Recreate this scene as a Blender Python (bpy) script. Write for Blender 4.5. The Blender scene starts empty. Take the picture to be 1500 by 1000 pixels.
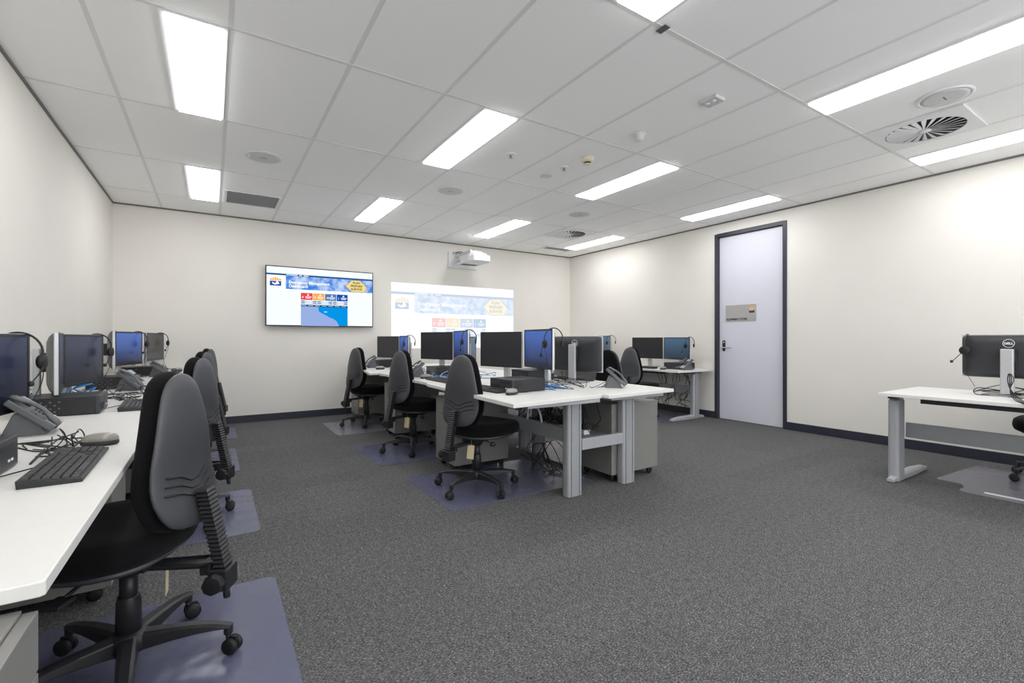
import bpy, bmesh, math, random
from mathutils import Vector, Matrix, Euler
random.seed(7)
S = bpy.context.scene
COL = S.collection
PI = math.pi
R = math.radians

# ------------------------------------------------------------------ materials
def lin(c):
    return tuple(((v/255)/12.92 if v/255 <= .04045 else ((v/255+.055)/1.055)**2.4) for v in c)

def mat(name, rgb=(200, 200, 200), rough=.5, metal=0., spec=.5, noise=0., nscale=40., bump=0., bscale=200., alpha=1., coat=0., emit=None, estr=0., sheen=0.):
    m = bpy.data.materials.new(name); m.use_nodes = True
    nt = m.node_tree; b = nt.nodes['Principled BSDF']
    c = lin(rgb) + (1,)
    b.inputs['Base Color'].default_value = c
    b.inputs['Roughness'].default_value = rough
    b.inputs['Metallic'].default_value = metal
    b.inputs['Specular IOR Level'].default_value = spec
    b.inputs['Coat Weight'].default_value = coat
    b.inputs['Alpha'].default_value = alpha
    if sheen: b.inputs['Sheen Weight'].default_value = sheen
    if emit:
        b.inputs['Emission Color'].default_value = lin(emit) + (1,); b.inputs['Emission Strength'].default_value = estr
    tc = nt.nodes.new('ShaderNodeTexCoord')
    if noise:
        n = nt.nodes.new('ShaderNodeTexNoise'); n.inputs['Scale'].default_value = nscale; n.inputs['Detail'].default_value = 4
        nt.links.new(tc.outputs['Object'], n.inputs['Vector'])
        r = nt.nodes.new('ShaderNodeMapRange'); r.inputs[1].default_value = .3; r.inputs[2].default_value = .7
        r.inputs[3].default_value = 1-noise; r.inputs[4].default_value = 1+noise
        nt.links.new(n.outputs['Fac'], r.inputs[0])
        mx = nt.nodes.new('ShaderNodeVectorMath'); mx.operation = 'SCALE'; mx.inputs[0].default_value = c[:3]
        nt.links.new(r.outputs[0], mx.inputs['Scale']); nt.links.new(mx.outputs[0], b.inputs['Base Color'])
    if bump:
        n2 = nt.nodes.new('ShaderNodeTexNoise'); n2.inputs['Scale'].default_value = bscale; n2.inputs['Detail'].default_value = 3
        nt.links.new(tc.outputs['Object'], n2.inputs['Vector'])
        bp = nt.nodes.new('ShaderNodeBump'); bp.inputs['Strength'].default_value = bump; bp.inputs['Distance'].default_value = .002
        nt.links.new(n2.outputs['Fac'], bp.inputs['Height']); nt.links.new(bp.outputs[0], b.inputs['Normal'])
    return m

def emis(name, rgb, s=1.):
    m = bpy.data.materials.new(name); m.use_nodes = True; nt = m.node_tree
    for n in list(nt.nodes): nt.nodes.remove(n)
    o = nt.nodes.new('ShaderNodeOutputMaterial'); e = nt.nodes.new('ShaderNodeEmission')
    e.inputs[0].default_value = lin(rgb)+(1,); e.inputs[1].default_value = s
    nt.links.new(e.outputs[0], o.inputs[0]); return m

M = {}
M['wall'] = mat('wall_paint', (231, 227.5, 221.5), .75, spec=.25, noise=.012, nscale=3, bump=.08, bscale=350)
M['ceil'] = mat('ceiling_tile', (250, 250, 249), .85, spec=.2, noise=.006, nscale=60, bump=.1, bscale=500)
M['tbar'] = mat('ceiling_grid_metal', (226, 226, 225), .5, spec=.4, noise=.01)
M['shadowline'] = mat('shadowline_grey', (120, 116, 112), .7, noise=.02)
M['base'] = mat('baseboard_charcoal', (46, 48, 60), .45, noise=.04, nscale=20)
M['white_top'] = mat('white_laminate', (222, 221, 218), .38, spec=.45, noise=.01, nscale=25)
M['white_edge'] = mat('white_edge_band', (226, 224, 219), .5, noise=.01)
M['alu'] = mat('silver_powdercoat', (178, 180, 184), .42, metal=.35, noise=.03, nscale=60)
M['alu_dark'] = mat('grey_powdercoat', (140, 142, 145), .45, metal=.3, noise=.03)
M['groove'] = mat('dark_groove', (38, 38, 42), .6, noise=.03)
M['steel'] = mat('pedestal_steel', (134, 133, 130), .42, metal=.15, noise=.02, nscale=30)
M['blackp'] = mat('black_plastic', (34, 34, 37), .42, spec=.5, noise=.05, nscale=80, bump=.15, bscale=900)
M['shell'] = mat('grey_black_shell_plastic', (62, 63, 68), .40, spec=.6, noise=.04, nscale=60, bump=.2, bscale=1200)
M['fabric'] = mat('black_fabric', (15, 15, 17), .95, spec=.15, noise=.12, nscale=400, bump=.6, bscale=1500, sheen=.05)
M['rubber'] = mat('black_rubber', (22, 22, 24), .6, noise=.05)
M['chrome'] = mat('chrome', (200, 200, 205), .15, metal=1., noise=.01)
M['tag'] = mat('manila_tag', (222, 205, 165), .7, noise=.04)
M['monback'] = mat('monitor_back_plastic', (48, 49, 53), .42, spec=.5, noise=.05, nscale=50)
M['monbulge'] = mat('monitor_rear_cover_grey', (98, 101, 100), .5, noise=.03)
M['monsilver'] = mat('monitor_silver', (196, 197, 199), .35, metal=.45, noise=.02)
M['bezel'] = mat('monitor_bezel', (30, 31, 35), .35, noise=.03)
M['label_white'] = mat('printed_white', (235, 236, 238), .5, noise=.01)
M['keys'] = mat('keycap', (44, 45, 48), .5, noise=.04)
M['kbody'] = mat('keyboard_body', (28, 29, 31), .45, noise=.04)
M['mouse_top'] = mat('mouse_shell', (150, 145, 140), .3, metal=.2, noise=.03)
M['pc'] = mat('computer_case', (30, 31, 34), .42, noise=.06, nscale=60)
M['pcfront'] = mat('computer_front', (58, 60, 64), .4, metal=.2, noise=.04)
M['phone'] = mat('phone_grey', (92, 94, 97), .42, noise=.03)
M['phonelight'] = mat('phone_silver', (176, 178, 182), .4, metal=.2, noise=.02)
M['lcd'] = mat('phone_display', (140, 150, 165), .3, emit=(170, 185, 205), estr=.08, noise=.02)
M['cable'] = mat('black_cable', (20, 20, 22), .5, noise=.03)
M['bluecable'] = mat('blue_cable', (28, 128, 205), .45, noise=.03)
M['whitecable'] = mat('white_cable', (210, 210, 208), .5, noise=.02)
M['wplastic'] = mat('white_plastic', (226, 227, 228), .4, noise=.01)
M['gplastic'] = mat('light_grey_plastic', (206, 207, 207), .5, noise=.02)
M['ivory'] = mat('ivory_plastic', (222, 214, 190), .5, noise=.02)
M['ventdark'] = mat('vent_dark', (44, 45, 47), .7, noise=.03)
M['grille'] = mat('grille_grey', (150, 152, 153), .5, noise=.02)
M['led'] = emis('lit_diffuser', (255, 255, 255), 5.4)
M['door'] = mat('door_paint', (214, 215, 226), .35, spec=.45, noise=.012, nscale=3)
M['doorframe'] = mat('door_frame_dark', (58, 60, 70), .38, metal=.25, noise=.03)
M['brushed'] = mat('brushed_plate', (186, 184, 180), .32, metal=.6, noise=.03, nscale=15)
M['navy'] = mat('emblem_navy', (38, 32, 110), .5, noise=.02)
M['gold'] = mat('emblem_gold', (238, 190, 60), .5, noise=.02)
M['ink'] = mat('printed_black', (40, 38, 38), .6, noise=.02)

def screen_off(name, rgb, rough=.22):
    return mat(name, rgb, rough, spec=.5, noise=.02, nscale=4)
M['scr_grey'] = screen_off('screen_off_grey', (44, 44, 48), .28)

def screen_ramp(name, c0, c1, s):
    """dim blue emission ramp over the panel (object space, brighter towards its top)"""
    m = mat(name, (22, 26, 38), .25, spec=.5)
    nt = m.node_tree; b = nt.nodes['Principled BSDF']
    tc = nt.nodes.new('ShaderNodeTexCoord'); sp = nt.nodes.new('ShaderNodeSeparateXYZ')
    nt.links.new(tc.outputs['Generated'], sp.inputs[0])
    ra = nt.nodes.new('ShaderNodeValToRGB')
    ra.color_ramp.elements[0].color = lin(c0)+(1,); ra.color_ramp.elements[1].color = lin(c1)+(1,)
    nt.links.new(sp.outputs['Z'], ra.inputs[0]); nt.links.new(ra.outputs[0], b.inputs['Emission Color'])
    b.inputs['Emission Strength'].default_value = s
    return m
M['scr_navy'] = screen_ramp('screen_ramp_navy', (6, 6, 10), (26, 36, 66), .4)
M['scr_blue'] = screen_ramp('screen_ramp_blue', (12, 15, 34), (48, 92, 176), .42)
M['scr_teal'] = screen_ramp('screen_ramp_teal', (16, 34, 52), (44, 86, 116), .4)

def carpet():
    m = bpy.data.materials.new('carpet_tile'); m.use_nodes = True; nt = m.node_tree; b = nt.nodes['Principled BSDF']
    tc = nt.nodes.new('ShaderNodeTexCoord')
    mp = nt.nodes.new('ShaderNodeMapping'); mp.inputs['Scale'].default_value = (1, 2.2, 1)
    nt.links.new(tc.outputs['Object'], mp.inputs[0])
    n = nt.nodes.new('ShaderNodeTexNoise'); n.inputs['Scale'].default_value = 100; n.inputs['Detail'].default_value = 6; n.inputs['Roughness'].default_value = .85
    nt.links.new(mp.outputs[0], n.inputs['Vector'])
    r = nt.nodes.new('ShaderNodeValToRGB')
    r.color_ramp.elements[0].position = .34; r.color_ramp.elements[0].color = lin((34, 34, 35))+(1,)
    r.color_ramp.elements[1].position = .70; r.color_ramp.elements[1].color = lin((186, 186, 186))+(1,)
    e = r.color_ramp.elements.new(.50); e.color = lin((80, 80, 81))+(1,)
    nt.links.new(n.outputs['Fac'], r.inputs[0])
    n2 = nt.nodes.new('ShaderNodeTexNoise'); n2.inputs['Scale'].default_value = 34; n2.inputs['Detail'].default_value = 3
    nt.links.new(tc.outputs['Object'], n2.inputs['Vector'])
    ch = nt.nodes.new('ShaderNodeTexBrick'); ch.inputs['Scale'].default_value = 1
    ch.offset = .5; ch.inputs['Brick Width'].default_value = 1.; ch.inputs['Row Height'].default_value = .25
    ch.inputs['Mortar Size'].default_value = .0015; ch.inputs['Color1'].default_value = (.94, .94, .94, 1); ch.inputs['Color2'].default_value = (1.05, 1.05, 1.05, 1); ch.inputs['Mortar'].default_value = (.8, .8, .8, 1)
    nt.links.new(tc.outputs['Object'], ch.inputs['Vector'])
    mr = nt.nodes.new('ShaderNodeMapRange'); mr.inputs[1].default_value = .3; mr.inputs[2].default_value = .7; mr.inputs[3].default_value = .80; mr.inputs[4].default_value = 1.20
    nt.links.new(n2.outputs['Fac'], mr.inputs[0])
    v1 = nt.nodes.new('ShaderNodeVectorMath'); v1.operation = 'MULTIPLY'
    nt.links.new(r.outputs[0], v1.inputs[0]); nt.links.new(ch.outputs['Color'], v1.inputs[1])
    v2 = nt.nodes.new('ShaderNodeVectorMath'); v2.operation = 'SCALE'
    nt.links.new(v1.outputs[0], v2.inputs[0]); nt.links.new(mr.outputs[0], v2.inputs['Scale'])
    nt.links.new(v2.outputs[0], b.inputs['Base Color'])
    b.inputs['Roughness'].default_value = .95; b.inputs['Specular IOR Level'].default_value = .15
    bp = nt.nodes.new('ShaderNodeBump'); bp.inputs['Strength'].default_value = .5; bp.inputs['Distance'].default_value = .004
    nt.links.new(n.outputs['Fac'], bp.inputs['Height']); nt.links.new(bp.outputs[0], b.inputs['Normal'])
    return m
M['carpet'] = carpet()

def mat_vinyl(name, rgb, alpha):
    m = mat(name, rgb, .24, spec=.8, alpha=alpha)
    nt = m.node_tree; b = nt.nodes['Principled BSDF']
    tc = nt.nodes.new('ShaderNodeTexCoord')
    v = nt.nodes.new('ShaderNodeTexVoronoi'); v.inputs['Scale'].default_value = 55; v.inputs['Randomness'].default_value = .0
    nt.links.new(tc.outputs['Object'], v.inputs['Vector'])
    r = nt.nodes.new('ShaderNodeValToRGB'); r.color_ramp.elements[0].position = .12; r.color_ramp.elements[1].position = .26
    r.color_ramp.elements[0].color = (1, 1, 1, 1); r.color_ramp.elements[1].color = (0, 0, 0, 1)
    nt.links.new(v.outputs['Distance'], r.inputs[0])
    n = nt.nodes.new('ShaderNodeTexNoise'); n.inputs['Scale'].default_value = 5
    nt.links.new(tc.outputs['Object'], n.inputs['Vector'])
    ad = nt.nodes.new('ShaderNodeMath'); ad.operation = 'MULTIPLY_ADD'; ad.inputs[1].default_value = 6
    nt.links.new(n.outputs['Fac'], ad.inputs[0]); nt.links.new(r.outputs[0], ad.inputs[2])
    bp = nt.nodes.new('ShaderNodeBump'); bp.inputs['Strength'].default_value = .8; bp.inputs['Distance'].default_value = .003
    nt.links.new(ad.outputs[0], bp.inputs['Height']); nt.links.new(bp.outputs[0], b.inputs['Normal'])
    return m
M['mat_blue'] = mat_vinyl('chair_mat_vinyl_blue', (118, 121, 150), .5)
M['mat_clear'] = mat_vinyl('chair_mat_vinyl_clear', (150, 148, 160), .55)

# ------------------------------------------------------------------ mesh builder
class MB:
    def __init__(s): s.v = []; s.f = []; s.mi = []; s.sm = []
    def add(s, vs, fs, mi=0, smooth=False, T=None):
        o = len(s.v)
        for v in vs:
            v = Vector(v)
            s.v.append(tuple(T @ v) if T else tuple(v))
        for f in fs: s.f.append([o+i for i in f]); s.mi.append(mi); s.sm.append(smooth)
        return s
    def box(s, x0, x1, y0, y1, z0, z1, mi=0, T=None):
        vs = [(x, y, z) for z in (z0, z1) for y in (y0, y1) for x in (x0, x1)]
        return s.add(vs, [(0, 2, 3, 1), (4, 5, 7, 6), (0, 1, 5, 4), (2, 6, 7, 3), (0, 4, 6, 2), (1, 3, 7, 5)], mi, False, T)
    def prism(s, poly, z0, z1, mi=0, T=None, smooth=False):
        n = len(poly)
        a = sum(poly[i][0]*poly[(i+1) % n][1]-poly[(i+1) % n][0]*poly[i][1] for i in range(n))
        if a < 0: poly = poly[::-1]
        s.add([(x, y, z0) for x, y in poly]+[(x, y, z1) for x, y in poly], [tuple(range(n))[::-1], tuple(range(n, 2*n))], mi, False, T)
        s.add([(x, y, z0) for x, y in poly]+[(x, y, z1) for x, y in poly], [(i, (i+1) % n, n+(i+1) % n, n+i) for i in range(n)], mi, smooth, T)
        return s
    def loft(s, rings, mi=0, cap=True, closed=True, T=None, smooth=True):
        n = len(rings[0]); vs = [p for r in rings for p in r]; fs = []
        for k in range(len(rings)-1):
            for i in range(n if closed else n-1):
                j = (i+1) % n; fs.append((k*n+i, k*n+j, (k+1)*n+j, (k+1)*n+i))
        if cap: fs.append(tuple(range(n))[::-1]); fs.append(tuple(range((len(rings)-1)*n, len(rings)*n)))
        return s.add(vs, fs, mi, smooth, T)
    def lathe(s, prof, n=24, mi=0, T=None, smooth=True, c=(0, 0)):
        rings = [[(c[0]+r*math.cos(2*PI*i/n), c[1]+r*math.sin(2*PI*i/n), z) for i in range(n)] for r, z in prof]
        return s.loft(rings, mi, True, True, T, smooth)
    def cyl(s, p0, p1, r0, r1=None, n=16, mi=0, smooth=True, T=None):
        return s.tube([p0, p1], r0, n, mi, r1, smooth, T)
    def tube(s, pts, r, n=8, mi=0, r1=None, smooth=True, T=None):
        pts = [Vector(p) for p in pts]; rings = []; up = None
        for i, p in enumerate(pts):
            d = (pts[min(i+1, len(pts)-1)]-pts[max(i-1, 0)])
            if d.length < 1e-9: d = Vector((0, 0, 1))
            d.normalize()
            if up is None:
                up = Vector((0, 0, 1)) if abs(d.z) < .9 else Vector((1, 0, 0))
            a = d.cross(up)
            if a.length < 1e-6: a = d.orthogonal()
            a.normalize(); b = a.cross(d).normalized(); up = b
            rr = r if r1 is None else r+(r1-r)*i/(len(pts)-1)
            rings.append([tuple(p+a*math.cos(2*PI*k/n)*rr-b*math.sin(2*PI*k/n)*rr) for k in range(n)])
        return s.loft(rings, mi, True, True, T, smooth)
    def build(s, name, mats, parent=None, bevel=0., loc=(0, 0, 0), rot=(0, 0, 0), sub=0, kind=None):
        me = bpy.data.meshes.new(name); me.from_pydata(s.v, [], s.f)
        if not isinstance(mats, (list, tuple)): mats = [mats]
        for m in mats: me.materials.append(M[m] if isinstance(m, str) else m)
        me.polygons.foreach_set('material_index', s.mi); me.polygons.foreach_set('use_smooth', s.sm); me.update()
        bm = bmesh.new(); bm.from_mesh(me); bmesh.ops.remove_doubles(bm, verts=bm.verts, dist=1e-6)
        bmesh.ops.recalc_face_normals(bm, faces=bm.faces); bm.to_mesh(me); bm.free()
        o = bpy.data.objects.new(name, me); COL.objects.link(o); o.location = loc; o.rotation_euler = rot
        if parent: o.parent = parent
        if bevel:
            b = o.modifiers.new('bevel', 'BEVEL'); b.width = bevel; b.segments = 2; b.limit_method = 'ANGLE'; b.angle_limit = R(50)
        if sub:
            b = o.modifiers.new('sub', 'SUBSURF'); b.levels = sub; b.render_levels = sub
        if kind: o['kind'] = kind
        return o

def spline(pts, n=8):
    P = [Vector(p) for p in pts]; out = []
    for i in range(len(P)-1):
        a = P[max(i-1, 0)]; b = P[i]; c = P[i+1]; d = P[min(i+2, len(P)-1)]
        for k in range(n):
            t = k/n
            out.append(.5*((2*b)+(-a+c)*t+(2*a-5*b+4*c-d)*t*t+(-a+3*b-3*c+d)*t**3))
    out.append(P[-1]); return out

def tag(o, label, cat, group=None, kind=None):
    o['label'] = label; o['category'] = cat
    if group: o['group'] = group
    if kind: o['kind'] = kind
    return o
def thing(name, label, cat, loc=(0, 0, 0), rz=0., group=None):
    o = bpy.data.objects.new(name, None); COL.objects.link(o); o.location = loc; o.rotation_euler = (0, 0, rz); o.empty_display_size = .1
    return tag(o, label, cat, group)
def kids(o): return list(KID.get(o.name, [])) or [c for c in bpy.data.objects if c.parent == o]
KID = {}
def dup(root, loc, rz, label, group=None):
    def rec(o, p):
        c = o.copy(); COL.objects.link(c)
        if p: c.parent = p
        for ch in [x for x in ALL if x.parent == o]: rec(ch, c)
        return c
    ALL = list(bpy.data.objects)
    r = rec(root, None); r.location = loc; r.rotation_euler = (0, 0, rz); r['label'] = label
    if group: r['group'] = group
    return r
def child(o, base):
    return [c for c in bpy.data.objects if c.parent == o and c.name.split('.')[0] == base]
def struct(o): o['kind'] = 'structure'; return o

def text_tris(txt, size, bold=0., align='LEFT'):
    cu = bpy.data.curves.new('txt', 'FONT'); cu.body = txt; cu.size = size; cu.align_x = align; cu.offset = bold
    o = bpy.data.objects.new('txt', cu); COL.objects.link(o)
    bpy.context.view_layer.update()
    dg = bpy.context.evaluated_depsgraph_get(); me = bpy.data.meshes.new_from_object(o.evaluated_get(dg))
    vs = [tuple(v.co) for v in me.vertices]; fs = [tuple(p.vertices) for p in me.polygons]
    bpy.data.objects.remove(o); bpy.data.curves.remove(cu); bpy.data.meshes.remove(me)
    return vs, fs
def add_text(mb, txt, size, T, mi=0, bold=0., align='LEFT', xs=1.):
    vs, fs = text_tris(txt, size, bold, align)
    mb.add([(x*xs, y, z) for x, y, z in vs], fs, mi, False, T)

# ------------------------------------------------------------------ room
XL, XR, YB, YF, H = -.985, 5.91, 7.095, -2.0, 2.70
struct(MB().box(XL-.1, XR+.1, YF-.1, YB+.1, -.1, 0).build('floor', 'carpet'))
DY0, DY1, DH = 2.985, 3.955, 2.555
struct(MB().box(XL-.1, XL, YF-.1, YB+.1, 0, H+.05).build('wall_left', 'wall'))
struct(MB().box(XL, XR, YB, YB+.1, 0, H+.05).build('wall_back', 'wall'))
w = MB(); WX0, WX1, WZ0, WZ1 = -.6, 5.5, .75, 2.35
w.box(XL, XR, YF-.1, YF, 0, WZ0); w.box(XL, XR, YF-.1, YF, WZ1, H+.05); w.box(XL, WX0, YF-.1, YF, WZ0, WZ1); w.box(WX1, XR, YF-.1, YF, WZ0, WZ1)
struct(w.build('wall_front', 'wall'))
w = MB()
for k in range(5):
    x = WX0+(WX1-WX0)*k/4; w.box(max(WX0, x-.03), min(WX1, x+.03), YF-.08, YF-.02, WZ0, WZ1)
w.box(WX0, WX1, YF-.08, YF-.02, WZ0, WZ0+.05); w.box(WX0, WX1, YF-.08, YF-.02, WZ1-.05, WZ1)
struct(w.build('added_window_1', 'doorframe'))  # unseen window, added so sky light brightens the ceiling
w = MB(); w.box(XR, XR+.12, YF-.1, DY0, 0, H+.05); w.box(XR, XR+.12, DY1, YB+.1, 0, H+.05); w.box(XR, XR+.12, DY0, DY1, DH, H+.05)
w.box(XR+.12, XR+.14, DY0-.1, DY1+.1, 0, DH+.1)
struct(w.build('wall_right', 'wall'))
struct(MB().box(XL, XR, YF, YB, H+.005, H+.05).build('ceiling', 'ceil'))
# exposed grid
g = MB()
GX = [-.522+.6*k for k in range(11)]; GY = [-2+1.2*k for k in range(8)]
for x in GX: g.box(x-.012, x+.012, YF, YB, H+.0035, H+.0055)
for y in GY[1:]:
    g.box(XL, XR, y-.012, y+.012, H+.0028, H+.0055)
struct(g.build('trim_1', 'tbar'))
t = MB()
t.box(XL, XL+.012, YF, YB, H-.012, H+.004); t.box(XR-.012, XR, YF, YB, H-.012, H+.004); t.box(XL, XR, YB-.012, YB, H-.012, H+.004); t.box(XL, XR, YF, YF+.012, H-.012, H+.004)
struct(t.build('trim_2', 'shadowline'))
BH = .095
struct(MB().box(XL, XL+.012, YF, YB, 0, BH).build('baseboard_left', 'base', bevel=.002))
struct(MB().box(XL+.012, XR-.012, YB-.012, YB, 0, BH).build('baseboard_back', 'base', bevel=.002))
struct(MB().box(XL+.012, XR-.012, YF, YF+.012, 0, BH).build('baseboard_front', 'base', bevel=.002))
b = MB(); b.box(XR-.012, XR, YF, DY0-.005, 0, BH); b.box(XR-.012, XR, DY1+.005, YB, 0, BH)
struct(b.build('baseboard_right', 'base', bevel=.002))
# door
fr = MB(); e = .045
fr.box(XR-.012, XR+.10, DY0, DY0+e, 0, DH); fr.box(XR-.012, XR+.10, DY1-e, DY1, 0, DH); fr.box(XR-.012, XR+.10, DY0+e, DY1-e, DH-e, DH)
frame = struct(fr.build('trim_3', 'doorframe', bevel=.003))
dr = struct(MB().box(XR+.035, XR+.075, DY0+e+.003, DY1-e-.003, .006, DH-e-.004).build('door_1', 'door', bevel=.002))
hx = XR+.035
h = MB()
pl = [(math.cos(a)*.021+0, math.sin(a)*.021+(.055 if math.sin(a) >= 0 else -.055)) for a in [2*PI*i/24 for i in range(24)]]
T = Matrix.Translation((hx, DY1-e-.07, 1.01)) @ Matrix.Rotation(-PI/2, 4, 'Z') @ Matrix.Rotation(PI/2, 4, 'X')
h.prism(pl, 0, .008, T=T); h.build('lock_plate', 'ink', dr, bevel=.001)
h = MB(); yy = DY1-e-.07
h.cyl((hx-.006, yy, .985), (hx-.055, yy, .985), .010); h.tube(spline([(hx-.05, yy+.01, .985), (hx-.055, yy-.05, .985), (hx-.05, yy-.13, .985)]), .008, 10)
h.cyl((hx-.006, yy, 1.055), (hx-.016, yy, 1.055), .011)
h.build('door_handle', 'chrome', dr)
sg = thing('door_sign', 'brushed metal equipment store sign fixed to the pale door', 'sign', (hx, 3.6, 1.45))
MB().box(-.004, 0, -.215, .215, -.112, .112).build('sign_plate', 'brushed', sg, bevel=.001)
def faceT(x, y, z):  # text plane looking towards -x (reading direction -y)
    return Matrix.Translation((x, y, z)) @ Matrix(((0, 0, -1, 0), (-1, 0, 0, 0), (0, 1, 0, 0), (0, 0, 0, 1)))
l = MB(); add_text(l, 'EQUIPMENT STORE', .036, faceT(-.0048, .2, -.092), bold=.0016, xs=.93); l.build('sign_lettering', 'ink', sg)
l = MB()
T = faceT(-.0048, -.155, .035)
for k in range(5):
    l.add([(-.036+.0144*k, .004, 0), (-.036+.0144*k+.0144, .004, 0), (-.036+.0144*k+.0115, .034+.01*math.sin(PI*(k+.5)/5), 0), (-.036+.0144*k+.003, .034+.01*math.sin(PI*(k+.5)/5), 0)], [(0, 1, 2, 3)], 1, T=T)
l.add([(-.036, 0, 0), (-.036, -.036, 0), (.036, -.036, 0), (.036, 0, 0), (.012, -.012, 0), (0, -.004, 0), (-.014, -.016, 0)], [(0, 6, 5, 4, 3, 2, 1)], 0, T=T)
l.build('sign_emblem', ['navy', 'gold'], sg)

# ------------------------------------------------------------------ ceiling lights
lx = [-.222, 1.578, 3.378, 5.178]; ly = [-2.0, .4, 2.8, 5.2]
cn = {-.222: 'left-wall', 1.578: 'second-from-left', 3.378: 'third-from-left', 5.178: 'door-side'}
rn = {-2.0: 'behind the camera', .4: 'nearest the camera', 2.8: 'in the middle row', 5.2: 'in the row by the back wall'}
proto = None
for x in lx:
    for y in ly:
        lab = f'long white lit ceiling panel, {cn[x]} column, {rn[y]}'
        if proto is None:
            proto = thing('ceiling_light', lab, 'light', (x, y, H), 0, 'lit ceiling panels')
            MB().box(.026, .274, .024, 1.176, -.013, .0045).build('diffuser', 'led', proto, bevel=.001)
            f = MB()
            f.box(0, .023, .012, 1.188, -.004, .0045); f.box(.277, .288, .012, 1.188, -.004, .0045); f.box(.023, .277, .012, .021, -.004, .0045); f.box(.023, .277, 1.179, 1.188, -.004, .0045)
            f.build('frame', 'wplastic', proto)
        else:
            dup(proto, (x, y, H), 0, lab)
# speakers etc
def speaker(x, y, label, p=[None]):
    if p[0] is None:
        s = p[0] = thing('ceiling_speaker', label, 'speaker', (x, y, H), 0, 'round ceiling speakers')
        MB().lathe([(.145, .004), (.145, -.003), (.138, -.007), (.124, -.006), (.124, .004)], 40).build('trim_ring', 'wplastic', s)
        MB().lathe([(.123, .003), (.123, -.007), (.10, -.0085), (.0, -.009)], 40).build('grille', 'gplastic', s)
        MB().box(-.03, .03, -.004, .004, -.0105, -.009).build('badge', 'phone', s)
    else: dup(p[0], (x, y, H), 0, label)
speaker(.376, 4.619, 'round ceiling speaker between the two left light panels')
speaker(2.154, 4.578, 'round ceiling speaker near the centre, above the island')
speaker(3.951, 4.553, 'round ceiling speaker beside the far spiral air diffuser')
speaker(4.065, 1.05, 'round ceiling speaker next to the big near spiral diffuser')
def diffuser(x, y, label, p=[None]):
    if p[0]: return dup(p[0], (x, y, H), 0, label)
    s = p[0] = thing('air_diffuser', label, 'air vent', (x, y, H), 0, 'spiral ceiling air diffusers')
    m = MB(); n = 48; R0 = .235
    sq = []
    for i in range(n):
        a = 2*PI*i/n; c, d = math.cos(a), math.sin(a); k = .287/max(abs(c), abs(d)); sq.append((c*k, d*k))
    inn = [(R0*math.cos(2*PI*i/n), R0*math.sin(2*PI*i/n)) for i in range(n)]
    rings = [[(x_, y_, .0045) for x_, y_ in sq], [(x_, y_, -.008) for x_, y_ in sq], [(x_, y_, -.008) for x_, y_ in inn], [(x_, y_, .0045) for x_, y_ in inn]]
    m.loft(rings, cap=False, smooth=False); m.build('face_plate', 'wplastic', s)
    MB().lathe([(R0, .004), (R0, .0005), (0, .0005)], 40).build('duct_opening', 'ventdark', s)
    for i in range(24):
        bl = MB(); a = 2*PI*i/24
        T = Matrix.Rotation(a, 4, 'Z')
        bl.add([(.035, -.004, -.009), (.228, -.016, -.009), (.230, .016, -.0005), (.035, .004, -.002)], [(0, 1, 2, 3)], T=T)
        o = bl.build('blade', 'wplastic', s); sm = o.modifiers.new('t', 'SOLIDIFY'); sm.thickness = .0012
    MB().lathe([(.04, .0), (.04, -.010), (0, -.010)], 24).build('hub', 'wplastic', s)
    return s
diffuser(4.578, 1.30, 'square spiral air diffuser by the near door-side light')
diffuser(4.578, 5.50, 'square spiral air diffuser near the far back corner')
def grille(x0, x1, y0, y1, label):
    s = thing('return_air_grille', label, 'air vent', ((x0+x1)/2, (y0+y1)/2, H), 0, 'rectangular ceiling air grilles')
    w, d = (x1-x0)/2, (y1-y0)/2; f = MB()
    f.box(-w, w, -d, -d+.022, -.006, .0045); f.box(-w, w, d-.022, d, -.006, .0045); f.box(-w, -w+.022, -d+.022, d-.022, -.006, .0045); f.box(w-.022, w, -d+.022, d-.022, -.006, .0045)
    f.build('frame', 'wplastic', s, bevel=.001)
    g = MB(); n = 24
    for i in range(n):
        y = -d+.026+(2*d-.052)*i/(n-1); g.box(-w+.022, w-.022, y-.004, y+.004, -.004, .002)
    g.box(-w+.022, w-.022, -d+.022, d-.022, .002, .0045, mi=1)
    g.build('louvres', ['grille', 'ventdark'], s)
grille(.11, .66, 5.84, 6.37, 'grey rectangular air grille beside the far left light')
grille(4.86, 5.42, 6.42, 6.62, 'grey rectangular air grille in the back right corner')
o = MB().lathe([(.05, .004), (.05, -.01), (.035, -.02), (.035, -.035), (.028, -.05), (.012, -.06), (0, -.061)], 24).build('motion_sensor', 'gplastic', loc=(2.797, 2.52, H))
tag(o, 'white dome motion sensor on the ceiling, right of the smoke detector', 'sensor')
s = thing('smoke_detector', 'ivory smoke detector with dark slots on the ceiling', 'smoke detector', (2.79, 3.11, H))
MB().lathe([(.056, .004), (.056, -.012), (.05, -.03), (.036, -.036)], 24).build('housing', 'ivory', s)
MB().lathe([(.030, -.036), (.030, -.05)], 16).build('sensing_chamber', 'ink', s); MB().lathe([(.034, -.0502), (.034, -.056), (.02, -.06), (0, -.061)], 20).build('cap', 'ivory', s)
def sprinkler(x, y, label, p=[None]):
    if p[0]: return dup(p[0], (x, y, H), 0, label)
    s = p[0] = thing('sprinkler_head', label, 'sprinkler', (x, y, H), 0, 'small ceiling sprinklers')
    MB().lathe([(.042, .004), (.042, -.004), (.03, -.009), (.012, -.01)], 24).build('escutcheon', 'wplastic', s)
    MB().lathe([(.009, -.0101), (.009, -.03), (.018, -.032), (.018, -.035)], 12).build('deflector', 'chrome', s)
sprinkler(2.169, 3.399, 'small white sprinkler head left of the smoke detector group')
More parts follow.
